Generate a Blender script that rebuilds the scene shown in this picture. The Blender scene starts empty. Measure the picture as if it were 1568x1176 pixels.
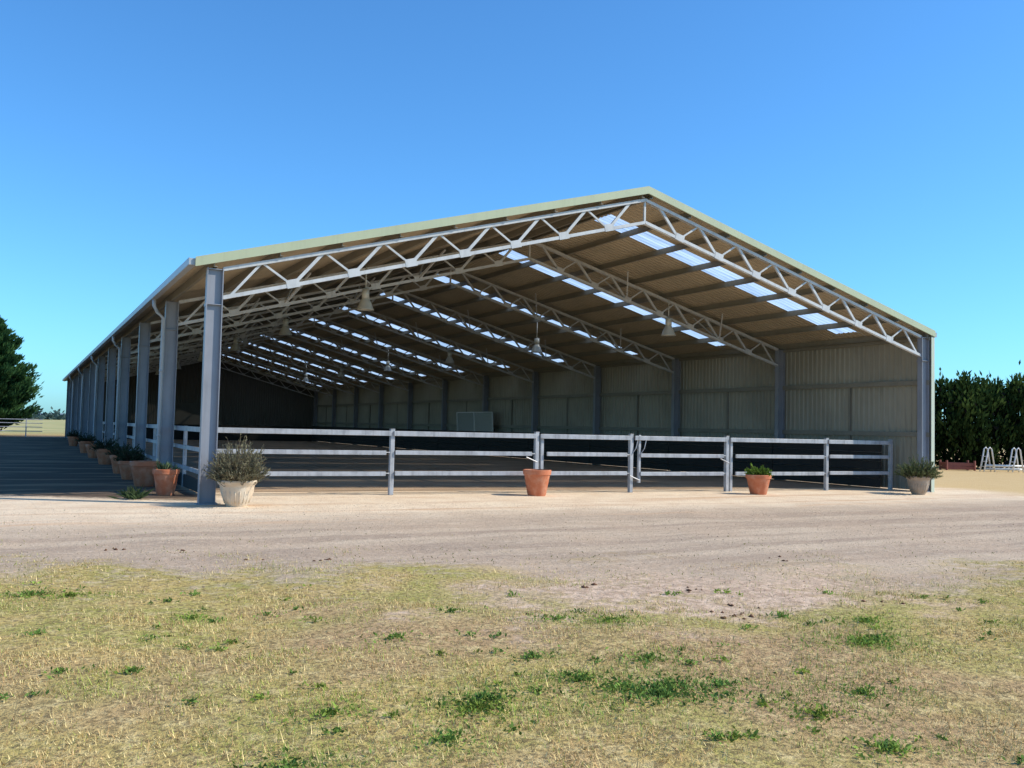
import bpy, math, random
import numpy as np
from mathutils import Vector, Matrix
random.seed(7); RNG=np.random.default_rng(11)
rad=math.radians
scene=bpy.context.scene
COL=scene.collection

# ------------------------------------------------------------------ constants (metres)
W=20.73; HE=4.80; HR=7.62; B=5.904; N=11; L=N*B
SL=(HR-HE)/(W/2)
def roofz(x): return HE+SL*(x if x<W/2 else W-x)

# ------------------------------------------------------------------ material helpers
def new_mat(name):
    m=bpy.data.materials.new(name); m.use_nodes=True
    nt=m.node_tree; b=nt.nodes['Principled BSDF']; return m,nt,b
def N_(nt,t,**kw):
    n=nt.nodes.new(t)
    for k,v in kw.items(): setattr(n,k,v)
    return n
def noise(nt,vec,scale,detail=4,rough=.55):
    n=N_(nt,'ShaderNodeTexNoise'); n.inputs['Scale'].default_value=scale; n.inputs['Detail'].default_value=detail; n.inputs['Roughness'].default_value=rough
    nt.links.new(vec,n.inputs['Vector']); return n.outputs['Fac']
def math_(nt,op,a,b=None,c=None,clamp=False):
    n=N_(nt,'ShaderNodeMath',operation=op); n.use_clamp=clamp
    for i,v in enumerate((a,b,c)):
        if v is None: continue
        if isinstance(v,(int,float)): n.inputs[i].default_value=v
        else: nt.links.new(v,n.inputs[i])
    return n.outputs[0]
def smooth(nt,v,a,b):
    n=N_(nt,'ShaderNodeMapRange'); n.interpolation_type='SMOOTHSTEP'
    nt.links.new(v,n.inputs['Value']); n.inputs['From Min'].default_value=a; n.inputs['From Max'].default_value=b
    return n.outputs['Result']
def mix(nt,f,a,b):
    n=N_(nt,'ShaderNodeMix',data_type='RGBA')
    if isinstance(f,(int,float)): n.inputs[0].default_value=f
    else: nt.links.new(f,n.inputs[0])
    for s,v in ((6,a),(7,b)):
        if isinstance(v,tuple): n.inputs[s].default_value=(*v,1)
        else: nt.links.new(v,n.inputs[s])
    return n.outputs[2]
def bump(nt,b,h,strength=.3,dist=.02):
    n=N_(nt,'ShaderNodeBump'); n.inputs['Strength'].default_value=strength; n.inputs['Distance'].default_value=dist
    nt.links.new(h,n.inputs['Height']); nt.links.new(n.outputs[0],b.inputs['Normal'])
def pos(nt): return N_(nt,'ShaderNodeNewGeometry').outputs['Position']

def painted(name,col,rough=.5,var=.18,scale=1.5,metal=0.,streak=True,dirt=None):
    m,nt,b=new_mat(name); p=pos(nt)
    n1=noise(nt,p,scale,5); 
    mp=N_(nt,'ShaderNodeMapping'); mp.inputs['Scale'].default_value=(9,9,.6); nt.links.new(p,mp.inputs['Vector'])
    n2=noise(nt,mp.outputs[0],1.3,3)
    d=dirt or tuple(c*.6 for c in col)
    f=math_(nt,'MULTIPLY',math_(nt,'ADD',smooth(nt,n1,.35,.75),smooth(nt,n2,.45,.8) if streak else 0.),var*1.6,clamp=True)
    c=mix(nt,f,col,d); nt.links.new(c,b.inputs['Base Color'])
    b.inputs['Roughness'].default_value=rough; b.inputs['Metallic'].default_value=metal
    bump(nt,b,noise(nt,p,25,3),.08,.01)
    return m
M_col=painted('column_paint',(.26,.27,.30),.45,.25)
M_truss=painted('truss_paint',(.54,.54,.53),.45,.25,3)
M_purlin=painted('purlin_galv',(.24,.215,.165),.5,.2)
M_barge=painted('barge_paint',(.43,.46,.29),.45,.12)
M_roof=painted('roof_sheet',(.47,.39,.27),.6,.3,.6)
M_wall=painted('wall_sheet',(.36,.325,.245),.55,.3,.5)
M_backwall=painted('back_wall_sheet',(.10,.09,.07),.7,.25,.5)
M_trim=painted('corner_trim',(.52,.56,.44),.45,.12)
M_gutter=painted('gutter_paint',(.40,.42,.43),.4,.15)
M_rail=painted('fence_galv',(.42,.425,.44),.42,.5,4,metal=.1)
M_white=painted('white_paint',(.75,.75,.73),.5,.2,4)
M_kick=painted('kickboard_dark',(.028,.026,.022),.9,.3)
M_bark=painted('bark',(.09,.065,.045),.9,.4,6)
M_red=painted('red_brown_paint',(.22,.06,.04),.6,.3,3)

def terracotta(name,col,light):
    m,nt,b=new_mat(name); tc=N_(nt,'ShaderNodeTexCoord').outputs['Object']
    n=noise(nt,tc,5,6); n2=noise(nt,tc,30,4)
    c=mix(nt,smooth(nt,n,.4,.72),col,light); c=mix(nt,math_(nt,'MULTIPLY',smooth(nt,n2,.55,.8),.35),c,tuple(x*.5 for x in col))
    nt.links.new(c,b.inputs['Base Color']); b.inputs['Roughness'].default_value=.8; bump(nt,b,n2,.25,.01); return m
M_terra=terracotta('terracotta',(.52,.16,.07),(.58,.26,.15))
M_cream=terracotta('cream_pot',(.60,.47,.33),(.66,.57,.44))
M_tan=terracotta('tan_pot',(.34,.26,.19),(.42,.33,.25))
M_soil=terracotta('potting_soil',(.05,.035,.025),(.08,.06,.04))

M_sky=bpy.data.materials.new('skylight_fibreglass'); M_sky.use_nodes=True; nt=M_sky.node_tree; nt.nodes.clear()
out=N_(nt,'ShaderNodeOutputMaterial'); tr=N_(nt,'ShaderNodeBsdfTranslucent'); di=N_(nt,'ShaderNodeBsdfDiffuse'); tp=N_(nt,'ShaderNodeBsdfTransparent'); tp.inputs[0].default_value=(.9,.95,1,1)
p=pos(nt); mp=N_(nt,'ShaderNodeMapping'); mp.inputs['Scale'].default_value=(.5,3,1); nt.links.new(p,mp.inputs['Vector'])
cc=mix(nt,smooth(nt,noise(nt,mp.outputs[0],1.3,5),.32,.7),(.60,.70,.82),(.36,.45,.56)); nt.links.new(cc,tr.inputs[0])
di.inputs[0].default_value=(.6,.65,.7,1)
m1=N_(nt,'ShaderNodeMixShader'); m1.inputs[0].default_value=.12; nt.links.new(tr.outputs[0],m1.inputs[1]); nt.links.new(di.outputs[0],m1.inputs[2])
m2=N_(nt,'ShaderNodeMixShader'); m2.inputs[0].default_value=.17; nt.links.new(m1.outputs[0],m2.inputs[1]); nt.links.new(tp.outputs[0],m2.inputs[2]); nt.links.new(m2.outputs[0],out.inputs[0])

M_mirror,nt,b=new_mat('mirror_panel'); b.inputs['Metallic'].default_value=.6; b.inputs['Base Color'].default_value=(.62,.66,.62,1); b.inputs['Roughness'].default_value=.22
bump(nt,b,noise(nt,pos(nt),.8,2),.15,.02)
M_lamp=painted('lamp_aluminium',(.62,.62,.56),.35,.1,5,metal=.1)

def leafmat(name,transl=.3):
    m=bpy.data.materials.new(name); m.use_nodes=True; nt=m.node_tree; nt.nodes.clear()
    out=N_(nt,'ShaderNodeOutputMaterial'); at=N_(nt,'ShaderNodeAttribute'); at.attribute_name='Col'
    d=N_(nt,'ShaderNodeBsdfDiffuse'); nt.links.new(at.outputs['Color'],d.inputs[0])
    if transl>0:
        t=N_(nt,'ShaderNodeBsdfTranslucent'); mx=N_(nt,'ShaderNodeMixShader'); mx.inputs[0].default_value=transl
        nt.links.new(at.outputs['Color'],t.inputs[0]); nt.links.new(d.outputs[0],mx.inputs[1]); nt.links.new(t.outputs[0],mx.inputs[2]); nt.links.new(mx.outputs[0],out.inputs[0])
    else: nt.links.new(d.outputs[0],out.inputs[0])
    return m
M_leaf=leafmat('leaf',.25); M_grass=leafmat('grass_blades',0)

# ------------------------------------------------------------------ mesh helpers
class MB:
    def __init__(s): s.v=[]; s.f=[]; s.m=[]
    def add(s,vs,fs,mi=0):
        o=len(s.v); s.v+= [tuple(v) for v in vs]; s.f+=[tuple(i+o for i in f) for f in fs]; s.m+=[mi]*len(fs)
    def box(s,x0,x1,y0,y1,z0,z1,mi=0):
        s.add([(x0,y0,z0),(x1,y0,z0),(x1,y1,z0),(x0,y1,z0),(x0,y0,z1),(x1,y0,z1),(x1,y1,z1),(x0,y1,z1)],
              [(0,3,2,1),(4,5,6,7),(0,1,5,4),(1,2,6,5),(2,3,7,6),(3,0,4,7)],mi)
    def beam(s,a,b,w,h,mi=0,up=(0,0,1)):
        a=Vector(a);b=Vector(b);d=(b-a).normalized(); u=Vector(up)
        if abs(d.dot(u))>.97: u=Vector((0,1,0))
        sd=d.cross(u).normalized(); u=sd.cross(d).normalized()
        vs=[]
        for p in (a,b):
            for i,j in ((-1,-1),(1,-1),(1,1),(-1,1)): vs.append(p+sd*(w/2*i)+u*(h/2*j))
        s.add(vs,[(0,1,2,3),(7,6,5,4),(0,4,5,1),(1,5,6,2),(2,6,7,3),(3,7,4,0)],mi)
    def tube(s,pts,rs,n=8,mi=0,caps=True):
        rings=[];pts=[Vector(p) for p in pts]
        if isinstance(rs,(int,float)): rs=[rs]*len(pts)
        for i,p in enumerate(pts):
            d=(pts[min(i+1,len(pts)-1)]-pts[max(i-1,0)]).normalized()
            u=Vector((0,0,1)) if abs(d.z)<.9 else Vector((0,1,0))
            a=d.cross(u).normalized(); c=a.cross(d)
            rings.append([p+(a*math.cos(2*math.pi*k/n)+c*math.sin(2*math.pi*k/n))*rs[i] for k in range(n)])
        vs=[v for r in rings for v in r]; fs=[]
        for i in range(len(pts)-1):
            for k in range(n): fs.append((i*n+k,i*n+(k+1)%n,(i+1)*n+(k+1)%n,(i+1)*n+k))
        if caps: fs+= [tuple(range(n))[::-1],tuple((len(pts)-1)*n+k for k in range(n))]
        s.add(vs,fs,mi)
    def rev(s,prof,c=(0,0,0),n=28,mi=0):
        vs=[(c[0]+r*math.cos(2*math.pi*k/n),c[1]+r*math.sin(2*math.pi*k/n),c[2]+z) for r,z in prof for k in range(n)]
        fs=[(i*n+k,i*n+(k+1)%n,(i+1)*n+(k+1)%n,(i+1)*n+k) for i in range(len(prof)-1) for k in range(n)]
        s.add(vs,fs,mi)
    def obj(s,name,mats,parent=None,smoothf=False,loc=None,bevel=0):
        me=bpy.data.meshes.new(name); me.from_pydata(s.v,[],s.f); me.update()
        for m in (mats if isinstance(mats,list) else [mats]): me.materials.append(m)
        me.polygons.foreach_set('material_index',s.m)
        if smoothf: me.polygons.foreach_set('use_smooth',[True]*len(s.f))
        o=bpy.data.objects.new(name,me); COL.objects.link(o)
        if loc: o.location=loc
        if parent: o.parent=parent
        if bevel:
            md=o.modifiers.new('bevel','BEVEL'); md.width=bevel; md.segments=2; md.limit_method='ANGLE'
        return o
def empty(name,loc=(0,0,0)):
    o=bpy.data.objects.new(name,None); o.location=loc; COL.objects.link(o); return o
def npmesh(name,V,F,colors,mat,parent=None):
    k=F.shape[1]; me=bpy.data.meshes.new(name)
    me.vertices.add(len(V)); me.vertices.foreach_set('co',V.astype(np.float32).ravel())
    me.loops.add(F.size); me.loops.foreach_set('vertex_index',F.astype(np.int32).ravel())
    me.polygons.add(len(F)); me.polygons.foreach_set('loop_start',np.arange(0,F.size,k,dtype=np.int32)); me.polygons.foreach_set('loop_total',np.full(len(F),k,dtype=np.int32))
    me.update(calc_edges=True)
    if colors is not None:
        a=me.color_attributes.new('Col','FLOAT_COLOR','POINT'); a.data.foreach_set('color',np.c_[colors,np.ones(len(colors))].astype(np.float32).ravel())
    me.materials.append(mat); o=bpy.data.objects.new(name,me); COL.objects.link(o)
    if parent: o.parent=parent
    return o
def unit(a): return a/np.maximum(np.linalg.norm(a,axis=1,keepdims=True),1e-9)
def leaves(name,C,D,ln,wd,cols,mat=None,parent=None):
    n=len(C); D=unit(D); r=unit(RNG.normal(size=(n,3))); S=unit(np.cross(D,r))
    ln=np.broadcast_to(ln,(n,))[:,None]; wd=np.broadcast_to(wd,(n,))[:,None]
    V=np.empty((n,4,3)); V[:,0]=C; V[:,1]=C+D*ln*.45+S*wd*.5; V[:,2]=C+D*ln; V[:,3]=C+D*ln*.45-S*wd*.5
    F=np.arange(n*4).reshape(n,4)
    return npmesh(name,V.reshape(-1,3),F,np.repeat(cols,4,axis=0),mat or M_leaf,parent)
class VN:
    def __init__(s,seed): s.g=np.random.default_rng(seed).random((256,256))
    def __call__(s,x,y,f):
        x=x*f+100;y=y*f+100;xi=np.floor(x).astype(int);yi=np.floor(y).astype(int);u=x-xi;v=y-yi;u=u*u*(3-2*u);v=v*v*(3-2*v)
        g=s.g;a=g[xi%256,yi%256];b=g[(xi+1)%256,yi%256];c=g[xi%256,(yi+1)%256];d=g[(xi+1)%256,(yi+1)%256]
        return a*(1-u)*(1-v)+b*u*(1-v)+c*(1-u)*v+d*u*v
vn=VN(3)

# ------------------------------------------------------------------ ground
def ground_material():
    m,nt,b=new_mat('ground_soil_gravel'); p=pos(nt)
    sp=N_(nt,'ShaderNodeSeparateXYZ'); nt.links.new(p,sp.inputs[0]); x,y=sp.outputs[0],sp.outputs[1]
    n1=noise(nt,p,.28,3); n2=noise(nt,p,1.3,4); n3=noise(nt,p,7,4,.65); n4=noise(nt,p,55,3,.7); n5=noise(nt,p,.07,2); n6=noise(nt,p,22,3,.7)
    mp=N_(nt,'ShaderNodeMapping'); mp.inputs['Rotation'].default_value=(0,0,rad(14)); mp.inputs['Scale'].default_value=(.10,1.5,1); nt.links.new(p,mp.inputs['Vector'])
    ns=noise(nt,mp.outputs[0],1.,5,.6)
    n0=noise(nt,p,.55,3)
    g=math_(nt,'ADD',math_(nt,'MULTIPLY_ADD',x,.35,8.6),y)
    g=math_(nt,'ADD',g,math_(nt,'MULTIPLY_ADD',n0,7.0,-3.5))
    g=math_(nt,'ADD',g,math_(nt,'MULTIPLY_ADD',n2,4.0,-2.0)); g=math_(nt,'ADD',g,math_(nt,'MULTIPLY_ADD',n3,3.4,-1.7))
    drive=smooth(nt,g,-1.1,.8)
    drive=math_(nt,'MULTIPLY',drive,smooth(nt,math_(nt,'ADD',x,math_(nt,'MULTIPLY',n1,6)),-9,-6))
    drive=math_(nt,'MULTIPLY',drive,smooth(nt,math_(nt,'MULTIPLY',y,-1),-78,-70))
    thatch=mix(nt,smooth(nt,n2,.35,.65),(.58,.41,.145),(.42,.37,.10)); thatch=mix(nt,smooth(nt,n1,.45,.62),thatch,(.50,.32,.16)); thatch=mix(nt,math_(nt,'MULTIPLY',smooth(nt,n3,.45,.7),.8),thatch,(.72,.55,.26))
    thatch=mix(nt,math_(nt,'MULTIPLY',smooth(nt,n6,.46,.62),.8),thatch,(.19,.13,.06)); thatch=mix(nt,math_(nt,'MULTIPLY',smooth(nt,n4,.5,.70),.65),thatch,(.15,.105,.05))
    far=mix(nt,smooth(nt,n5,.35,.65),(.50,.42,.20),(.34,.33,.14))
    dist=math_(nt,'ADD',math_(nt,'ABSOLUTE',math_(nt,'ADD',x,-10)),math_(nt,'ABSOLUTE',math_(nt,'ADD',y,-25)))
    thatch=mix(nt,smooth(nt,dist,60,90),thatch,far)
    dx=math_(nt,'MULTIPLY',math_(nt,'ADD',x,-3.4),.36); dy=math_(nt,'MULTIPLY',math_(nt,'ADD',y,10.9),.62)
    rr=math_(nt,'SQRT',math_(nt,'ADD',math_(nt,'MULTIPLY',dx,dx),math_(nt,'MULTIPLY',dy,dy)))
    rr=math_(nt,'ADD',rr,math_(nt,'MULTIPLY_ADD',n2,2.4,-1.2)); rr=math_(nt,'ADD',rr,math_(nt,'MULTIPLY_ADD',n3,1.8,-.9))
    bare=math_(nt,'SUBTRACT',1.,smooth(nt,rr,.35,1.35))
    barec=mix(nt,smooth(nt,n3,.38,.62),(.72,.52,.36),(.50,.34,.23)); barec=mix(nt,math_(nt,'MULTIPLY',smooth(nt,n6,.48,.66),.6),barec,(.28,.19,.13))
    thatch=mix(nt,bare,thatch,barec)
    gravel=mix(nt,smooth(nt,ns,.38,.60),(.66,.50,.345),(.46,.335,.235)); gravel=mix(nt,math_(nt,'MULTIPLY',smooth(nt,n0,.42,.66),.6),gravel,(.60,.43,.29)); gravel=mix(nt,math_(nt,'MULTIPLY',smooth(nt,n2,.45,.7),.4),gravel,(.50,.355,.24)); gravel=mix(nt,math_(nt,'MULTIPLY',smooth(nt,n4,.45,.70),.6),gravel,(.25,.19,.14)); gravel=mix(nt,math_(nt,'MULTIPLY',smooth(nt,n3,.5,.75),.5),gravel,(.74,.58,.43)); gravel=mix(nt,math_(nt,'MULTIPLY',smooth(nt,n6,.5,.66),.4),gravel,(.30,.23,.17))
    sand=mix(nt,smooth(nt,n2,.3,.75),(.88,.70,.49),(.76,.57,.385)); sand=mix(nt,math_(nt,'MULTIPLY',smooth(nt,ns,.50,.66),.7),sand,(.62,.38,.22)); sand=mix(nt,math_(nt,'MULTIPLY',smooth(nt,n4,.5,.75),.35),sand,(.42,.30,.20)); sand=mix(nt,math_(nt,'MULTIPLY',smooth(nt,n6,.5,.7),.35),sand,(.52,.37,.25))
    sm=smooth(nt,math_(nt,'ADD',y,math_(nt,'MULTIPLY_ADD',ns,5.4,-2.7)),-4.4,-1.8)
    dc=mix(nt,sm,gravel,sand)
    orange=mix(nt,n2,(.60,.40,.18),(.66,.48,.25))
    dc=mix(nt,smooth(nt,math_(nt,'ADD',x,math_(nt,'MULTIPLY',n1,3)),23,26),dc,orange)
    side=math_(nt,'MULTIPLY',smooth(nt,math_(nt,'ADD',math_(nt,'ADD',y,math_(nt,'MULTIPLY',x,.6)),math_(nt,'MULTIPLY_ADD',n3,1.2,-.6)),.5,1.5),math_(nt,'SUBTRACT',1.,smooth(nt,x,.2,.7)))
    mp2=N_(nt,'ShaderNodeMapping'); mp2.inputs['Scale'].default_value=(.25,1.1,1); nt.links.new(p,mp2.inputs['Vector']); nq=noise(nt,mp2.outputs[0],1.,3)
    shadec=mix(nt,smooth(nt,nq,.50,.58),(.075,.05,.035),(.26,.17,.10)); shadec=mix(nt,math_(nt,'MULTIPLY',n3,.5),shadec,(.05,.035,.025))  # sun stripes painted as paler brown bands over near-black soil
    dc=mix(nt,math_(nt,'MULTIPLY',side,.93),dc,shadec)  # shed's side shade deepened by darkening the ground colour itself
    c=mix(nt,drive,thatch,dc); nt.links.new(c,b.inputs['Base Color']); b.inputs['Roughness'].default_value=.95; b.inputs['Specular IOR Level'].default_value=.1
    h=math_(nt,'ADD',math_(nt,'MULTIPLY',n3,1.0),math_(nt,'MULTIPLY',n4,.5)); h=math_(nt,'ADD',h,math_(nt,'MULTIPLY',n6,.7)); bump(nt,b,h,.7,.035)
    return m
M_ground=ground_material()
def grid_axis(lo,hi,c0,c1,step):
    a=list(np.arange(c0,c1+1e-6,step)); s=step;x=c0;l=[]
    while x>lo: s*=1.35; x-=s; l.append(max(x,lo))
    r=[];s=step;x=c1
    while x<hi: s*=1.35; x+=s; r.append(min(x,hi))
    return np.array(l[::-1]+a+r)
gx=grid_axis(-2500,2500,-14,30,.25); gy=grid_axis(-300,3200,-20,0,.25)
X,Y=np.meshgrid(gx,gy,indexing='ij')
def gz(x,y): return ((vn(x,y,.8)-.5)*.05+(vn(x,y,2.7)-.5)*.02)*np.clip((-1-y)/3,0,1)
Z=np.where((np.abs(X)<60)&(Y<60),gz(X,Y),0)
V=np.c_[X.ravel(),Y.ravel(),Z.ravel()]; nx,ny=len(gx),len(gy); ii,jj=np.meshgrid(np.arange(nx-1),np.arange(ny-1),indexing='ij'); q=(ii*ny+jj).ravel()
F=np.c_[q,q+ny,q+ny+1,q+1]
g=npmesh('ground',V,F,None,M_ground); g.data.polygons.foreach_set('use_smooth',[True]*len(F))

m,nt,b=new_mat('arena_sand'); p=pos(nt); n1=noise(nt,p,.5,5); n2=noise(nt,p,9,5,.7)
mp=N_(nt,'ShaderNodeMapping'); mp.inputs['Scale'].default_value=(.1,2.2,1); nt.links.new(p,mp.inputs['Vector']); n3=noise(nt,mp.outputs[0],1,4)
c=mix(nt,smooth(nt,n1,.3,.7),(.44,.30,.185),(.30,.205,.125)); c=mix(nt,math_(nt,'MULTIPLY',smooth(nt,n3,.5,.7),.5),c,(.56,.40,.25)); nt.links.new(c,b.inputs['Base Color']); b.inputs['Roughness'].default_value=1
bump(nt,b,n2,.6,.05)
mb=MB(); mb.add([(.4,3.2,.006),(W-.4,2.0,.006),(W-.4,L-.2,.006),(.4,L-.2,.006)],[(0,1,2,3)]); mb.obj('arena_floor',m)

# ------------------------------------------------------------------ distant hills
m,nt,b=new_mat('distant_hills'); p=pos(nt)
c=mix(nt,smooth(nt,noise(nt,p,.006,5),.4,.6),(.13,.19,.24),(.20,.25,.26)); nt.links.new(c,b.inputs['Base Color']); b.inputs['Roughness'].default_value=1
mb=MB(); n=160; vs=[]; 
for i in range(n+1):
    a=rad(-100+200*i/n)+.3; R=2350; hh=9+9*float(vn(np.array([i*.21]),np.array([0.]),1)[0])+3*float(vn(np.array([i*1.3]),np.array([4.]),1)[0])
    for k,(rr,z) in enumerate(((R,-1),(R+60,hh*.7),(R+150,hh),(R+420,hh*.8))): vs.append((rr*math.sin(a),rr*math.cos(a)-20,z))
fs=[(i*4+k,(i+1)*4+k,(i+1)*4+k+1,i*4+k+1) for i in range(n) for k in range(3)]
mb.add(vs,fs); mb.obj('distant_hills',m,smoothf=True)

# ------------------------------------------------------------------ arena shed
shed=empty('steel_arena_shed')
def ibeam_col(mb,x0,x1,yc,z1,z0=0.):
    t=.018;fw=.17
    mb.box(x0,x0+t,yc-fw/2,yc+fw/2,z0,z1); mb.box(x1-t,x1,yc-fw/2,yc+fw/2,z0,z1); mb.box(x0+t,x1-t,yc-.008,yc+.008,z0,z1)
    mb.box(x0-.04,x1+.04,yc-fw/2-.04,yc+fw/2+.04,z0,z0+.025)
    for zz in (z1-.72,z1-.03): mb.box(x0+t,x1-t,yc-fw/2+.01,yc+fw/2-.01,zz,zz+.015)
    mb.box(x0-.012,x0-.001,yc-fw/2-.02,yc+fw/2+.02,z1-.76,z1-.70)
mb=MB()
for i in range(N+1):
    y=i*B+.10 if i<N else L-.1
    ibeam_col(mb,0,.31,y,HE-.21); ibeam_col(mb,W-.33,W-.02,y,HE-.21)
mb.obj('columns',M_col,shed)
TOPO=-.30; BOTO=-.86; SP=1.27
mt=MB(); mf=MB()
for i in range(N+1):
    y=i*B+.10 if i<N else L-.1
    c=W/2
    for sgn in (0,1):
        fx=(lambda v:v) if sgn==0 else (lambda v:W-v)
        P=lambda x,off,dy=0: (fx(x),y+dy,HE+SL*x+off)
        for dy in (-.035,.035):
            mt.beam(P(.31,TOPO,dy),P(c,TOPO,dy),.035,.075)
            mt.beam(P(.31,BOTO,dy),P(c+.0,BOTO,dy),.035,.075)
        mt.beam(P(.45,BOTO),P(1.05,TOPO),.035,.05)
        x=1.68
        while x<c-.2:
            mt.beam(P(x-.13,BOTO+.03,-.056),P(x+.13,BOTO+.03,-.056),.006,.17)
            mt.beam(P(x,BOTO),P(x-.62,TOPO),.030,.042); 
            if x+.62<c: mt.beam(P(x,BOTO),P(x+.62,TOPO),.05,.066)
            x+=SP
        if i>0 and i<N:
            for x in (2.95,6.76):
                for s in (-1,1):
                    mf.beam(P(x,BOTO-.0),(fx(x+.5),y+s*.75,HE+SL*(x+.5)-.2),.04,.04)
    mt.beam((c,y,roofz(c)+BOTO),(c,y,roofz(c)+TOPO),.05,.05)
mt.obj('roof_trusses',M_truss,shed); mf.obj('fly_braces',M_truss,shed)
mp_=MB()
for sgn in (0,1):
    for k in range(9):
        x=.12+1.27*k if k<8 else W/2-.15
        xx=x if sgn==0 else W-x; z=HE+SL*x-.13
        mp_.box(xx-.006,xx+.006,-.02,L,z-.1,z+.075); s=1 if sgn==0 else -1
        a,b_=sorted((xx+.0061*s,xx+.065*s)); mp_.box(a,b_,-.02,L,z-.1,z-.088)
mp_.obj('purlins',M_purlin,shed)
def rib_profile(y0,y1,pitch=.19,h=.028):
    ys=[];hs=[];y=y0
    while y<y1:
        for d,hh in ((0,0),(.10,0),(.12,h),(.16,h),(.18,0)):
            if y+d<y1: ys.append(y+d);hs.append(hh)
        y+=pitch
    ys.append(y1);hs.append(0); return ys,hs
def roof_strip(mb,xa,xb,y0,y1,h=.028):
    ys,hs=rib_profile(y0,y1,h=h); n=len(ys)
    vs=[(x,y,HE+SL*(x if x<=W/2 else W-x)-.05+h) for x in (xa,xb) for y,h in zip(ys,hs)]
    mb.add(vs,[(i,i+1,n+i+1,n+i) for i in range(n-1)])
mr=MB(); ms=MB()
roof_strip(mr,-.22,W/2,-.03,L+.1)
ylast=-.03
for i in range(N):
    yc=(i+.5)*B-.27; ya,yb=yc-.42,yc+.42
    roof_strip(mr,W/2,W+.12,ylast,ya-.001)
    roof_strip(mr,W/2,W/2+.45,ya,yb); roof_strip(mr,W-.55,W+.12,ya,yb)
    roof_strip(ms,W/2+.451,W-.551,ya,yb,.012); ylast=yb+.001
roof_strip(mr,W/2,W+.12,ylast,L+.1)
mr.obj('roof_sheeting',M_roof,shed); ms.obj('skylight_strips',M_sky,shed)
mb=MB()
for s in (-1,1):
    mb.add([(W/2,-.05,HR+.01),(W/2+s*.28,-.05,HR+.01-.28*SL),(W/2+s*.28,L+.1,HR+.01-.28*SL),(W/2,L+.1,HR+.01)],[(0,1,2,3)])
mb.obj('ridge_cap',M_barge,shed)
mb=MB()
def barge(y0,y1):
    for xa,xb in ((-.24,W/2),(W+.14,W/2)):
        za=HE+SL*(-.24 if xa<0 else -.14); zb=HR
        T=.02;Bm=-.165
        vs=[(xa,y0,za+T),(xb,y0,zb+T),(xb,y0,zb+Bm),(xa,y0,za+Bm),(xa,y1,za+T),(xb,y1,zb+T),(xb,y1,zb+Bm),(xa,y1,za+Bm)]
        mb.add(vs,[(0,1,2,3),(7,6,5,4),(0,4,5,1),(3,2,6,7),(0,3,7,4)])
barge(-.075,-.035); barge(L+.105,L+.145)
mb.obj('barge_boards',M_barge,shed)
mb=MB()
for xx,s in ((-.225,-1),(W+.125,1)):
    z=HE-.07
    a,b2=sorted((xx,xx+s*.13))
    mb.box(a,b2,-.03,L+.1,z-.13,z-.118); mb.box(*(sorted((xx+s*.122,xx+s*.13))),-.03,L+.1,z-.12,z+.01); mb.box(*(sorted((xx,xx+s*.008))),-.03,L+.1,z-.12,z)
    mb.box(a+.004,b2-.004,-.028,-.02,z-.12,z-.004)
mb.obj('gutters',M_gutter,shed)
mb=MB()
for i in range(1,N,2):
    y=i*B-.06
    mb.tube([(-.29,y,HE-.2),(-.29,y,HE-.36),(-.2,y+.02,HE-.52),(-.055,y+.03,HE-.66),(-.055,y+.03,HE-1.0),(-.055,y+.03,.15),(-.12,y+.0,.06)],.045,10)
    for z in (1.2,2.8): mb.tube([(-.055,y+.03,z),(-.055,y+.03,z+.05)],.054,10)
mb.obj('downpipes',M_gutter,shed,smoothf=True)
def wall_strip(mb,fixed,a0,a1,z0,z1f,axis):
    ys,hs=rib_profile(a0,a1,.2,.03); n=len(ys)
    if axis=='x': vs=[(fixed-h,y,z0) for y,h in zip(ys,hs)]+[(fixed-h,y,z1f(y)) for y,h in zip(ys,hs)]
    else: vs=[(y,fixed-h,z0) for y,h in zip(ys,hs)]+[(y,fixed-h,z1f(y)) for y,h in zip(ys,hs)]
    mb.add(vs,[(i,i+1,n+i+1,n+i) for i in range(n-1)])
mb=MB(); wall_strip(mb,W+.06,-.02,L+.05,.02,lambda y:HE-.07,'x'); mb.obj('side_wall_sheeting',M_wall,shed)
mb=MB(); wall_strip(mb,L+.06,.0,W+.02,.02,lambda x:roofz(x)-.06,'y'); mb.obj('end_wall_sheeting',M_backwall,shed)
mb=MB()
for z in (1.75,3.3): mb.box(W-.05,W+.02,0,L,z,z+.012); mb.box(W-.05,W-.042,0,L,z-.13,z)
mb.box(W-.05,W+.02,0,L,HE-.3,HE-.2)
for i in range(N):
    mb.box(W-.02,W+.025,i*B+.5*B+.05,i*B+.5*B+.12,.0,3.28)
mb.obj('wall_girts',M_purlin,shed)
mb=MB(); mb.box(W+.065,W+.13,-.05,.12,0,HE-.2); mb.box(W-.005,W+.063,-.05,-.03,0,HE-.2); mb.obj('corner_flashing',M_trim,shed)
mb=MB()
x0=W-.62
for i in range(N):
    ya,yb=i*B+1.3 if i==0 else i*B+.02,(i+1)*B-.02
    for k in range(5):
        z=.05+k*.27; o=.05*k/5
        mb.add([(x0+o,ya,z),(x0+o,yb,z),(x0+o+.03,yb,z+.255),(x0+o+.03,ya,z+.255),(x0+o+.04,ya,z),(x0+o+.04,yb,z),(x0+o+.07,yb,z+.255),(x0+o+.07,ya,z+.255)],[(0,3,2,1),(4,5,6,7),(0,1,5,4),(3,7,6,2),(0,4,7,3),(1,2,6,5)])
mb.obj('kickboards',M_kick,shed)
mb=MB(); mb.box(.5,W-.5,L-.5,L-.44,0,1.3); mb.obj('end_kickboard',M_kick,shed)
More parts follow.
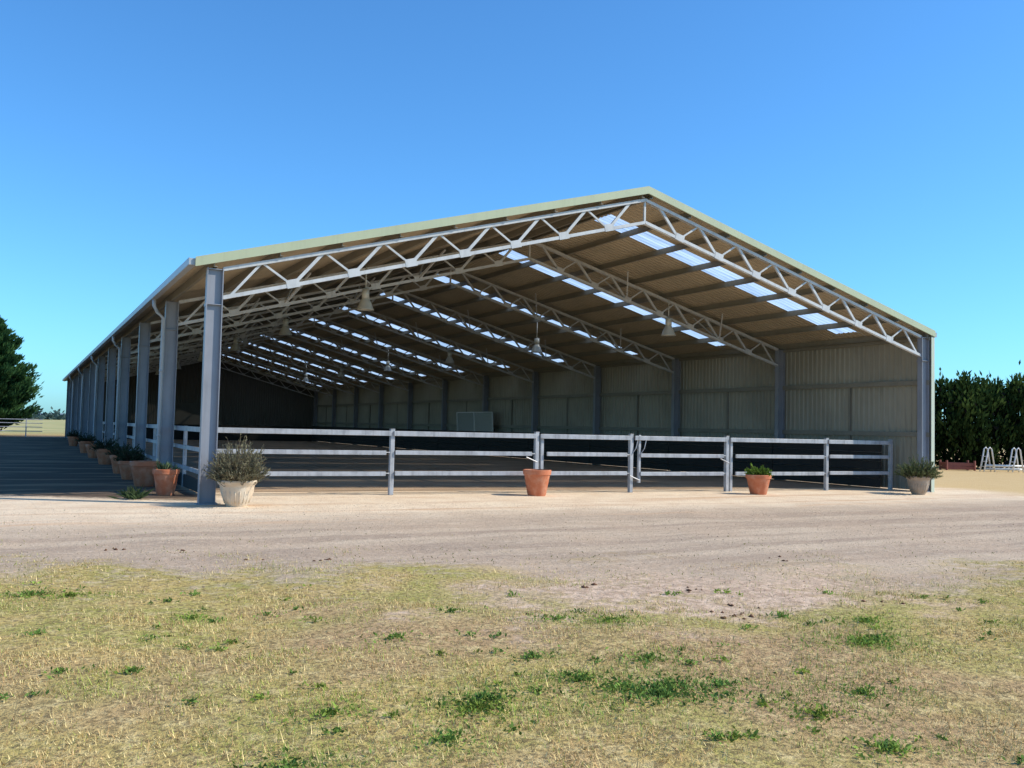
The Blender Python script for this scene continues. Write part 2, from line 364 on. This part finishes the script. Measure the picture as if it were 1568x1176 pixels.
mb=MB(); mb.box(8.5,12.2,L-.06,L-.03,0,3.0); mb.box(8.4,8.5,L-.08,L-.02,0,3.1); mb.box(12.2,12.3,L-.08,L-.02,0,3.1); mb.box(8.4,12.3,L-.09,L-.02,3.0,3.12)
mb.obj('end_door',M_backwall,shed)
mb=MB()
for k in range(6):
    for xx in (5.2,15.6):
        y=5.95+8.85*k; z=roofz(xx)
        mb.tube([(xx,y,z-.2),(xx,y,z-.86)],.018,6)
        mb.tube([(xx,y,z-.86),(xx,y,z-1.12)],.105,14)
        mb.rev([(.10,-1.12),(.12,-1.16),(.17,-1.25),(.235,-1.42),(.25,-1.44),(.225,-1.42),(.11,-1.2),(.0,-1.19)],(xx,y,z),18)
mb.obj('high_bay_lamps',M_lamp,shed,smoothf=True)

mir=empty('arena_mirror',(W-.45,30.3,1.35))
mb=MB(); mb.add([(-.04,-2.35,0),(-.04,2.35,0),(-.10,2.35,1.1),(-.10,-2.35,1.1)],[(0,3,2,1)]); mb.obj('mirror_glass',M_mirror,mir)
mb=MB()
for y in (-2.4,0,2.4): mb.beam((-.05,y,-.03),(-.11,y,1.13),.05,.05)
mb.beam((-.05,-2.4,-.03),(-.05,2.4,-.03),.05,.05); mb.beam((-.11,-2.4,1.13),(-.11,2.4,1.13),.05,.05); mb.obj('mirror_frame',M_white,mir)

# ------------------------------------------------------------------ front fence
fence=empty('rail_fence')
def FP(x): return 1.902+(.980-1.902)*x/W
H=1.48
mb=MB()
def rail(mb,xa,xb,z,h=.115,t=.05):
    mb.beam((xa,FP(xa)-.0,z),(xb,FP(xb),z),t,h)
px=[.42,4.54,8.28,11.04,14.14,17.75,W-.42]
double={8.28,14.14}
for x in px:
    y=FP(x)+.07
    mb.box(x-.05,x+.05,y-.05,y+.05,0,H+.03); mb.box(x-.056,x+.056,y-.056,y+.056,H+.03,H+.045)
    if x in double: mb.box(x+.12,x+.2,y-.03,y+.05,.0,H-.02)
mb.box(11.26,11.33,FP(11.3)+.03,FP(11.3)+.10,.25,H+.02)
for a,b_ in zip(px[:-1],px[1:]):
    ga=.26 if a in double or a==11.04 else .06
    sag=RNG.uniform(-.012,.012)
    rail(mb,a+ga*.3,b_-.05,H-.06)
    for z in (.98,.50): rail(mb,a+ga,b_-.16,z+sag,.10)
    for z in (.98,.5): mb.tube([(b_-.17,FP(b_),z),(b_-.05,FP(b_)+.04,z)],.014,6)
mb.obj('rails_and_posts',M_rail,fence,bevel=.006)
mb=MB()
for x in (11.04,11.3): mb.tube([(x,FP(x)+.02,.98),(x+.1,FP(x)-.02,1.15),(x+.16,FP(x)-.02,1.38)],.012,6)
for x,z in ((10.95,.44),(7.95,.9),(13.85,.9)): mb.tube([(x,FP(x)-.04,z),(x+.3,FP(x)-.05,z-.12)],.016,6)
mb.obj('gate_latches',M_rail,fence)
side=empty('side_rail_fence')
mb=MB()
for z,h in ((H-.06,.11),(.98,.09),(.5,.09)): mb.box(.36,.41,2.1,L-.6,z-h/2,z+h/2)
for i in range(N*2):
    y=2.1+i*B/2; mb.box(.42,.50,y-.04,y+.04,0,H)
mb.obj('side_rails',M_rail,side)
mb=MB(); mb.box(.44,.47,2.2,L-.6,.02,.32); mb.obj('side_kickboard',M_kick,side)

# ------------------------------------------------------------------ pots & plants
def pot_profile(r,h,style):
    if style=='flower': return [(0,0),(r*.62,0),(r*.66,.02),(r*.93,h*.80),(r*.94,h*.81),(r*1.0,h*.82),(r*1.03,h*.98),(r*1.0,h),(r*.92,h),(r*.9,h*.88),(0,h*.88)]
    return [(0,0),(r*.52,0),(r*.56,.03),(r*.60,h*.10),(r*.74,h*.35),(r*.86,h*.62),(r*.88,h*.72),(r*.90,h*.80),(r*1.0,h*.86),(r*1.04,h*.95),(r*1.0,h),(r*.9,h),(r*.86,h*.88),(0,h*.88)]
def make_pot(name,loc,r,h,mat,style='flower'):
    e=empty(name,loc)
    mb=MB(); pr=pot_profile(r,h,style); mb.rev(pr[:-1]+[(r*.5,h*.87)],n=36)
    o=mb.obj('pot_body',mat,e,smoothf=True)
    md=o.modifiers.new('es','EDGE_SPLIT'); md.split_angle=rad(40)
    mb=MB(); mb.rev([(r*.9,h*.885),(r*.5,h*.9),(0,h*.89)]); mb.obj('soil',M_soil,e,smoothf=True)
    if style!='flower':
        mb=MB()
        for k in range(20):
            a=2*math.pi*k/20; mb.tube([(r*.62*math.cos(a),r*.62*math.sin(a),h*.14),(r*.84*math.cos(a),r*.84*math.sin(a),h*.6)],.012,5)
        mb.obj('fluting',mat,e,smoothf=True)
    return e
def bush(parent,name,r,h,z0,nst,lvs,c1,c2,ll,lw,seed,stick=True):
    rg=np.random.default_rng(seed); mb=MB(); C=[];D=[];K=[]
    for i in range(nst):
        a=rg.random()*2*math.pi; u=rg.random()**.6; el=math.acos(1-u*.95)
        rr=rg.uniform(.72,1.08)*(1.15 if rg.random()<.15 else 1)*(1+.13*math.sin(2*a+seed)+.1*math.sin(5*a+seed*2))
        tip=np.array([math.sin(el)*math.cos(a)*r*rr,math.sin(el)*math.sin(a)*r*rr,z0+math.cos(el)*h*rr*.95+.05])
        base=np.array([math.cos(a)*r*.15*rg.random(),math.sin(a)*r*.15*rg.random(),z0])
        mid=(base+tip)/2+np.array([0,0,-.04*h])+rg.normal(size=3)*.03
        if stick: mb.tube([base,mid,tip],[.007,.005,.003],4,caps=False)
        t=rg.random(lvs)*.8+.2; t=t[:,None]
        p=(1-t)**2*base+2*t*(1-t)*mid+t*t*tip; dd=unit((tip-base)[None]*.8+rg.normal(size=(lvs,3))*.35*np.linalg.norm(tip-base)+np.array([0,0,.15]))
        C.append(p);D.append(dd); k=rg.uniform(.0,1); sh=.65+.5*t
        K.append((np.array(c1)*(1-k)+np.array(c2)*k)*sh*rg.uniform(.8,1.2,(lvs,1)))
    C=np.vstack(C);D=np.vstack(D);K=np.vstack(K)
    if stick: mb.obj('stems',M_bark,parent)
    leaves(name,C,D,rg.uniform(.7,1.3,len(C))*ll,lw,K,parent=parent)
e=make_pot('lavender_pot',(.62,-.45,0),.36,.50,M_cream,'urn')
bush(e,'lavender_foliage',.60,.84,.44,420,42,(.17,.16,.09),(.30,.27,.17),.060,.012,5)
e=make_pot('terracotta_pot',(-.28,2.55,0),.27,.56,M_terra)
bush(e,'succulent_leaves',.22,.2,.48,20,8,(.12,.17,.08),(.2,.25,.12),.12,.03,8,False)
e=make_pot('terracotta_pot',(7.95,.95,0),.335,.62,M_terra)
bush(e,'dry_sprigs',.15,.12,.5,8,5,(.2,.2,.08),(.25,.2,.1),.05,.008,9)
e=make_pot('terracotta_pot',(14.30,.25,0),.33,.52,M_terra)
bush(e,'green_plant',.29,.27,.44,170,26,(.09,.16,.02),(.22,.32,.06),.055,.026,10)
e=make_pot('tan_pot',(19.35,-.70,0),.33,.52,M_tan,'urn')
bush(e,'shrub_foliage',.60,.58,.44,360,42,(.09,.12,.05),(.19,.21,.09),.05,.016,12)
for i,(x,y,r,h,pl) in enumerate([(-.38,5.55,.34,.60,0),(-.45,8.3,.3,.5,1),(-.4,11.3,.33,.55,1),(-.4,17.3,.33,.55,1),(-.4,23.2,.33,.55,0),(-.4,29.1,.33,.55,1),(-.4,41,.33,.55,1)]):
    e=make_pot('terracotta_pot',(x,y,0),r,h,M_terra)
    if pl: bush(e,'plant_foliage',.42,.5,h*.85,110,26,(.03,.045,.025),(.06,.08,.045),.07,.02,30+i)
e=empty('shadow_spot_plant',(-1.0,1.6,0)); rg=np.random.default_rng(4); n=60  # low dark plant added where only the bush and column shadow falls
a=rg.random(n)*6.28; el=rg.uniform(.2,1.1,n); D=np.c_[np.cos(a)*np.cos(el),np.sin(a)*np.cos(el),np.sin(el)]
leaves('shadow_spot_leaves',np.c_[rg.normal(size=(n,2))*.09,np.zeros(n)],D,rg.uniform(.2,.4,n),.05,np.array([[.06,.09,.04]])*rg.uniform(.6,1.4,(n,1)),parent=e)

# ------------------------------------------------------------------ foreground vegetation
cam_xy=np.array([-3.04,-18.57]); FW=np.array([.465,.885]); RT=np.array([.885,-.465])
def gval(x,y): return y+.35*x+8.6+(vn(x,y,.45)-.5)*2.6+(vn(x,y,1.7)-.5)*2.2
def bareval(x,y):
    return np.sqrt(((x-3.4)*.38)**2+((y+10.9)*.66)**2)+(vn(x,y,1.1)-.5)*1.5
def scatter(n,z0,z1,amax=.95):
    z=np.sqrt(RNG.random(n)*(z1**2-z0**2)+z0**2); a=RNG.uniform(-amax,amax,n)
    p=cam_xy+FW*z[:,None]+RT*(z*a)[:,None]; return p[:,0],p[:,1],z
WC=[(-2.9,-9.05,.18),(-2.6,-9.3,.12),(-3.6,-9.0,.12),(-.7,-13.8,.20),(-.6,-13.65,.14),(.45,-13.97,.26),(.62,-13.8,.22),(.3,-13.75,.18),(.95,-13.9,.12),(.15,-13.5,.12),(-1.06,-14.2,.12),(-1.5,-13.6,.12),(1.34,-12.06,.13),(1.0,-11.8,.12),(2.73,-13.5,.19),(2.95,-13.4,.13),(3.4,-12.9,.12),(1.0,-15.2,.15),(-1.9,-14.25,.14),(-1.76,-10.65,.10),(.9,-13.2,.14),(.2,-12.8,.12),(1.1,-14.6,.14),(-.5,-11.9,.10),(.3,-11.2,.09),(1.7,-14.4,.14)]
for _ in range(85):
    a=RNG.uniform(-.6,.6); zz=RNG.uniform(4.5,9.5); p=cam_xy+FW*zz+RT*a*zz; WC.append((p[0],p[1],RNG.uniform(.015,.07)))
x,y,z=scatter(980000,2.6,15.5)
g_=gval(x,y); bv=bareval(x,y); pn=vn(x+9,y,1.1)*.5+vn(x,y+5,3.1)*.5; pf=vn(x,y,9.)*.6+vn(x,y,21.)*.4
near=np.zeros(len(x))
for (wx,wy,wr) in WC:
    if wr>.09: near=np.maximum(near,np.exp(-(((x-wx)/1.4)**2+(y-wy)**2)/(2*(wr*1.7)**2)))
prob=np.clip((.9-g_)/2.4,0,1)**1.4*np.clip((bv-.35)/1.0,.06,1)*np.clip((pn-.28)*3.2,.10,1)*np.clip((pf-.28)*3.2,.08,1)
prob=np.clip(prob+near*.5,0,1)
k=RNG.random(len(x))<prob; x,y,z,pn,near=x[k],y[k],z[k],pn[k],near[k]; n=len(x)
tall=RNG.random(n)<.06
ht=RNG.uniform(.010,.042,n)*(0.5+1.0*pn)*np.where(tall,2.1,1); az=RNG.random(n)*6.283; tilt=np.where(tall,RNG.uniform(.1,.9,n),RNG.uniform(.3,1.45,n))
D=np.c_[np.cos(az)*np.sin(tilt),np.sin(az)*np.sin(tilt),np.cos(tilt)]
Cb=np.c_[x,y,gz(x,y)-.002]
wd=RNG.uniform(.003,.0055,n)*(.8+z*.045)
S=np.c_[-np.sin(az),np.cos(az),np.zeros(n)]
V=np.empty((n,3,3)); V[:,0]=Cb-S*wd[:,None]*.5; V[:,1]=Cb+S*wd[:,None]*.5; V[:,2]=Cb+D*ht[:,None]
gr=vn(x+3,y+7,.7)*.5+vn(x,y,2.3)*.5; gr=np.clip((gr-.46)*4,0,1); isg=(RNG.random(n)<np.clip(.06+.5*gr+.75*near,0,.85))
straw=np.array([.86,.66,.30])*RNG.uniform(.45,1.15,(n,1)); straw2=np.array([.60,.37,.17])*RNG.uniform(.5,1.2,(n,1))
green=np.array([.38,.42,.09])*RNG.uniform(.45,1.25,(n,1)); green=np.where((near>.3)[:,None],green*np.array([.75,.92,.85]),green)
c=np.where((RNG.random(n)<.3)[:,None],straw2,straw); c=np.where(isg[:,None],green,c)
npmesh('dry_grass',V.reshape(-1,3),np.arange(n*3).reshape(n,3),np.repeat(c,3,axis=0),M_grass)
C=[];D=[];K=[];LN=[]
for (wx,wy,wr) in WC:
    m_=int(11000*wr*wr)+10; a=RNG.random(m_)*6.283; r=np.abs(RNG.normal(size=m_))*wr*.75*(1+.5*np.sin(3*a+wx*9)+.3*np.sin(7*a+wy*5))
    xx=wx+np.cos(a)*r*1.5; yy=wy+np.sin(a)*r
    C.append(np.c_[xx,yy,gz(xx,yy)+RNG.uniform(0,.02,m_)]); 
    b2=RNG.random(m_)*6.283; e2=RNG.uniform(.0,1.1,m_); D.append(np.c_[np.cos(b2)*np.cos(e2),np.sin(b2)*np.cos(e2),np.sin(e2)])
    hue=RNG.random(); base=(np.array([.26,.33,.06])*hue+np.array([.15,.25,.06])*(1-hue))*RNG.uniform(.8,1.2); K.append(base*RNG.uniform(.45,1.5,(m_,1))); LN.append(RNG.uniform(.012,.042,m_))
leaves('green_weeds',np.vstack(C),np.vstack(D),np.concatenate(LN),np.concatenate(LN)*.45,np.vstack(K))
x,y,z=scatter(16000,8,20,.8); g_=gval(x,y); k=(RNG.random(len(x))<np.exp(-np.abs(g_-.6)*.7)*.6*(vn(x,y,1.9)>.5)); x,y=x[k],y[k]; n=len(x)
az=RNG.random(n)*6.28
leaves('driveway_sprouts',np.c_[x,y,gz(x,y)],np.c_[np.cos(az)*.6,np.sin(az)*.6,np.full(n,.6)],RNG.uniform(.015,.045,n),.012,np.array([[.30,.29,.10]])*RNG.uniform(.6,1.3,(n,1)))

OCT=np.array([[1,0,0],[-1,0,0],[0,1,0],[0,-1,0],[0,0,1],[0,0,-1]],float); OF=np.array([[0,2,4],[2,1,4],[1,3,4],[3,0,4],[2,0,5],[1,2,5],[3,1,5],[0,3,5]])
def rocks(name,x,y,s,cols):
    n=len(x); q=RNG.uniform(.6,1.3,(n,6,1))*OCT[None]; th=RNG.random(n)*6.28; c_,s_=np.cos(th)[:,None],np.sin(th)[:,None]
    V=np.empty((n,6,3)); V[:,:,0]=(q[:,:,0]*c_-q[:,:,1]*s_)*s[:,None]+x[:,None]; V[:,:,1]=(q[:,:,0]*s_+q[:,:,1]*c_)*s[:,None]+y[:,None]; V[:,:,2]=q[:,:,2]*s[:,None]*.6+s[:,None]*.15+gz(x,y)[:,None]
    F=(OF[None]+6*np.arange(n)[:,None,None]).reshape(-1,3)
    return npmesh(name,V.reshape(-1,3),F,np.repeat(cols,6,axis=0),M_grass)
x,y,z=scatter(36000,5,20,.8); g_=gval(x,y); k=((g_>-.6)|(bareval(x,y)<1.0))&(y<-.3); x,y,z=x[k],y[k],z[k]; n=len(x)
pal=np.array([[.60,.47,.34],[.42,.32,.23],[.70,.57,.43],[.27,.20,.14]])
rocks('gravel_stones',x,y,RNG.uniform(.003,.008,n)*np.where(RNG.random(n)<.02,2.,1),pal[RNG.integers(0,4,n)])
DX=[];DY=[];DS=[]
for (dx,dy,nn,sp) in [(-1.2,-6.65,6,.10),(.13,-7.8,5,.05),(2.5,-12.25,12,.13),(2.75,-12.1,6,.1),(-2.0,-6.1,4,.05),(3.0,-11.1,5,.1),(5.6,-9.6,4,.1),(2.2,-10.5,3,.05),(-.6,-7.4,2,.06),(.9,-11.6,3,.08),(4.3,-12.3,4,.1)]:
    DX+=list(dx+RNG.normal(size=nn)*sp*1.2);DY+=list(dy+RNG.normal(size=nn)*sp);DS+=list(RNG.uniform(.012,.034,nn))
n=len(DX); rocks('manure_clods',np.array(DX),np.array(DY),np.array(DS),np.array([[.15,.08,.05]])*RNG.uniform(.6,1.3,(n,1)))

# ------------------------------------------------------------------ conifers
def conifer(name,loc,h,r,nb,lv,seed,c1,c2,ll,lw,power=.8,skirt=.04):
    rg=np.random.default_rng(seed); e=empty(name,loc); mb=MB()
    mb.tube([(0,0,-.1),(.03,0,h*.3),(0,.03,h*.65),(0,0,h*.97)],[h*.028,h*.02,h*.011,.015],8)
    C=[];D=[];K=[]
    for i in range(nb):
        t=skirt+(1-skirt)*rg.random()**1.15; a=rg.random()*6.283
        R=r*((1-t)**power)*rg.uniform(.6,1.18)*(1+.18*math.sin(3*a+seed)+.15*math.sin(t*17+seed))+.08
        if t<.12: R*=.8
        b0=np.array([0,0,t*h*.93]); tip=np.array([math.cos(a)*R,math.sin(a)*R,min(t*h+R*.5,h*1.0)])
        mb.tube([b0,(b0+tip)/2+np.array([0,0,-.03*R]),tip],[.035,.02,.006],4,caps=False)
        s=rg.random(lv)[:,None]**.6*.85+.2; p=b0+(tip-b0)*s+rg.normal(size=(lv,3))*np.array([.11,.11,.08])*(R*.5+.35)
        C.append(p); D.append(unit((tip-b0)[None]/max(R,.1)+rg.normal(size=(lv,3))*.4+np.array([0,0,.55])))
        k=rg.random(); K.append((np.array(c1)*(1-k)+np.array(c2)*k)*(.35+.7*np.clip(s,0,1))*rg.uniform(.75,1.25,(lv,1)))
    mb.obj('trunk_and_limbs',M_bark,e)
    C=np.vstack(C);D=np.vstack(D);K=np.vstack(K)
    leaves('crown_foliage',C,D,rg.uniform(.6,1.3,len(C))*ll,lw,K,parent=e); return e
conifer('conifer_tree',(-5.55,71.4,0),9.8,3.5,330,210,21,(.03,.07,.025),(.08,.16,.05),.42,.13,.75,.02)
conifer('conifer_tree',(-13.0,78,0),7.5,3.6,180,120,22,(.03,.06,.02),(.07,.13,.045),.42,.17,.7)
hedge=empty('cypress_hedge')
rg=np.random.default_rng(9); C=[];D=[];K=[]; mb=MB()
P0=np.array([28.,21.9]);P1=np.array([66.5,1.6]); Ld=np.linalg.norm(P1-P0); u=(P1-P0)/Ld; nrm=np.array([-u[1],u[0]])
s=0
while s<Ld:
    c0=P0+u*s+nrm*rg.normal()*.3; hh=4.55*rg.uniform(.90,1.06); rr=1.25*rg.uniform(.85,1.15); s+=rg.uniform(.9,1.3)
    mb.tube([(c0[0],c0[1],0),(c0[0],c0[1],hh*.9)],[.10,.02],6)
    for j in range(62):
        t=rg.random()**.8; a=rg.random()*6.283; R=rr*(1-t**2.4)**.9*rg.uniform(.7,1.15)+.05; lv=34
        tip=np.array([c0[0]+math.cos(a)*R,c0[1]+math.sin(a)*R,t*hh])
        p=tip+rg.normal(size=(lv,3))*np.array([.15,.15,.28]); C.append(p)
        D.append(unit(np.array([math.cos(a)*.4,math.sin(a)*.4,1.])+rg.normal(size=(lv,3))*.35)); k=rg.random()**1.5
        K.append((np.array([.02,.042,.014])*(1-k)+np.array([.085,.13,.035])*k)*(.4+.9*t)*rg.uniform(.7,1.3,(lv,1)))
    for j in range(14):
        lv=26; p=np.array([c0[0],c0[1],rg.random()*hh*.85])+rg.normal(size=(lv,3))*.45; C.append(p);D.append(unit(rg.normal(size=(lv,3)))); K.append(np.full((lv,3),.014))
mb.obj('hedge_trunks',M_bark,hedge); C=np.vstack(C);D=np.vstack(D);K=np.vstack(K); C[:,2]=np.abs(C[:,2])
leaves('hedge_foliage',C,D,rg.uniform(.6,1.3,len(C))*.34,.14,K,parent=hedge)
C=[];D=[];K=[]
for i in range(260):
    a=rad(rg.uniform(-38,75)); R=rg.uniform(700,1150); c0=np.array([R*math.sin(a),R*math.cos(a)]); hh=rg.uniform(4,9); w=rg.uniform(5,16); lv=90
    p=np.c_[c0[0]+rg.normal(size=lv)*w*.5,c0[1]+rg.normal(size=lv)*w*.5,np.abs(rg.normal(size=lv))*hh*.45]; C.append(p);D.append(unit(rg.normal(size=(lv,3))+[0,0,.4])); K.append(np.array([[.07,.11,.10]])*rg.uniform(.7,1.3,(lv,1)))
C=np.vstack(C);D=np.vstack(D);K=np.vstack(K); leaves('distant_treeline',C,D,4.5,3.,K)

# ------------------------------------------------------------------ right yard
d=np.array([.885,-.465,0]); f=np.array([.465,.885,0])
def Q(a,b,z): return tuple(d*a+f*b+np.array([0,0,z]))
e=empty('jump_stands',(39.75,10.8,0)); mb=MB()
for a0 in (-.65,.75):
    for b0 in (-.2,.2):
        mb.tube([Q(a0-.30,b0,0),Q(a0-.18,b0,.60),Q(a0-.09,b0,1.12),Q(a0,b0,1.20),Q(a0+.08,b0,1.1),Q(a0+.24,b0,0)],.035,8)
    for z,w in ((.25,.2),(.5,.15),(.75,.1)): mb.tube([Q(a0-w,-.2,z),Q(a0-w,.2,z)],.02,6)
mb.tube([Q(-.8,0,.14),Q(1.05,0,.14)],.055,8); mb.tube([Q(-.8,-.1,.30),Q(1.05,-.1,.30)],.055,8)
mb.obj('stand_frames',M_white,e,smoothf=True)
e=empty('feed_trough',(38.9,12.6,0)); mb=MB()
for z in (.12,.3): mb.beam(Q(-.7,-.35,z),Q(.7,-.35,z),.04,.16); mb.beam(Q(-.7,.35,z),Q(.7,.35,z),.04,.16); mb.beam(Q(-.7,-.33,z),Q(-.7,.33,z),.04,.16); mb.beam(Q(.7,-.33,z),Q(.7,.33,z),.04,.16)
for a in (-.7,.7):
    for b0 in (-.36,.36): mb.beam(Q(a,b0,0),Q(a,b0,.5),.08,.08)
mb.beam(Q(-.7,0,.1),Q(.7,0,.1),.66,.03)
mb.obj('trough_boards',M_red,e)
e=empty('paddock_fence'); mb=MB()
for k in range(9):
    x=-22+2.4*k; mb.tube([(x,68,0),(x,68,1.5)],.045,6)
for z in (.45,.8,1.12,1.42): mb.tube([(-22,68,z),(-1.6,68,z)],.035,6)
mb.obj('paddock_rails',M_rail,e)

# ------------------------------------------------------------------ light, sky, camera
el=rad(39); azd=np.array([.855,-.519])
sd=Vector((azd[0]*math.cos(el),azd[1]*math.cos(el),math.sin(el)))
sun=bpy.data.lights.new('sun','SUN'); sun.energy=5.0; sun.angle=rad(.5); sun.color=(1,.92,.79)
so=bpy.data.objects.new('sun',sun); COL.objects.link(so); so.rotation_euler=sd.to_track_quat('Z','Y').to_euler()
w=bpy.data.worlds.new('World'); scene.world=w; w.use_nodes=True; nt=w.node_tree; bg=nt.nodes['Background']
sk=nt.nodes.new('ShaderNodeTexSky'); sk.sky_type='NISHITA'; sk.sun_disc=False; sk.sun_elevation=el; sk.sun_rotation=math.atan2(azd[0],azd[1]); sk.air_density=1.0; sk.dust_density=.8; sk.ozone_density=1.6; sk.altitude=300
tint=nt.nodes.new('ShaderNodeMix'); tint.data_type='RGBA'; tint.blend_type='MULTIPLY'; tint.inputs[0].default_value=1; tint.inputs[7].default_value=(.56,1.17,1.68,1)
nt.links.new(sk.outputs[0],tint.inputs[6]); nt.links.new(tint.outputs[2],bg.inputs[0]); bg.inputs[1].default_value=.135

f,psi,th,ro=1420.68,.4836,.0477,.0228
F0=Vector((math.sin(psi),math.cos(psi),0));R0=Vector((math.cos(psi),-math.sin(psi),0));Zu=Vector((0,0,1))
Fv=F0*math.cos(th)+Zu*math.sin(th);Uv=-F0*math.sin(th)+Zu*math.cos(th)
R2=R0*math.cos(ro)+Uv*math.sin(ro);U2=-R0*math.sin(ro)+Uv*math.cos(ro)
cam=bpy.data.cameras.new('camera'); cam.sensor_width=36; cam.lens=36*f/1568; cam.clip_end=6000; cam.clip_start=.1
co=bpy.data.objects.new('camera',cam); COL.objects.link(co)
Mx=Matrix((R2,U2,-Fv)).transposed().to_4x4(); Mx.translation=Vector((-3.0389,-18.5696,1.6)); co.matrix_world=Mx
scene.camera=co
scene.view_settings.view_transform='Standard'; scene.view_settings.look='None'; scene.view_settings.exposure=0
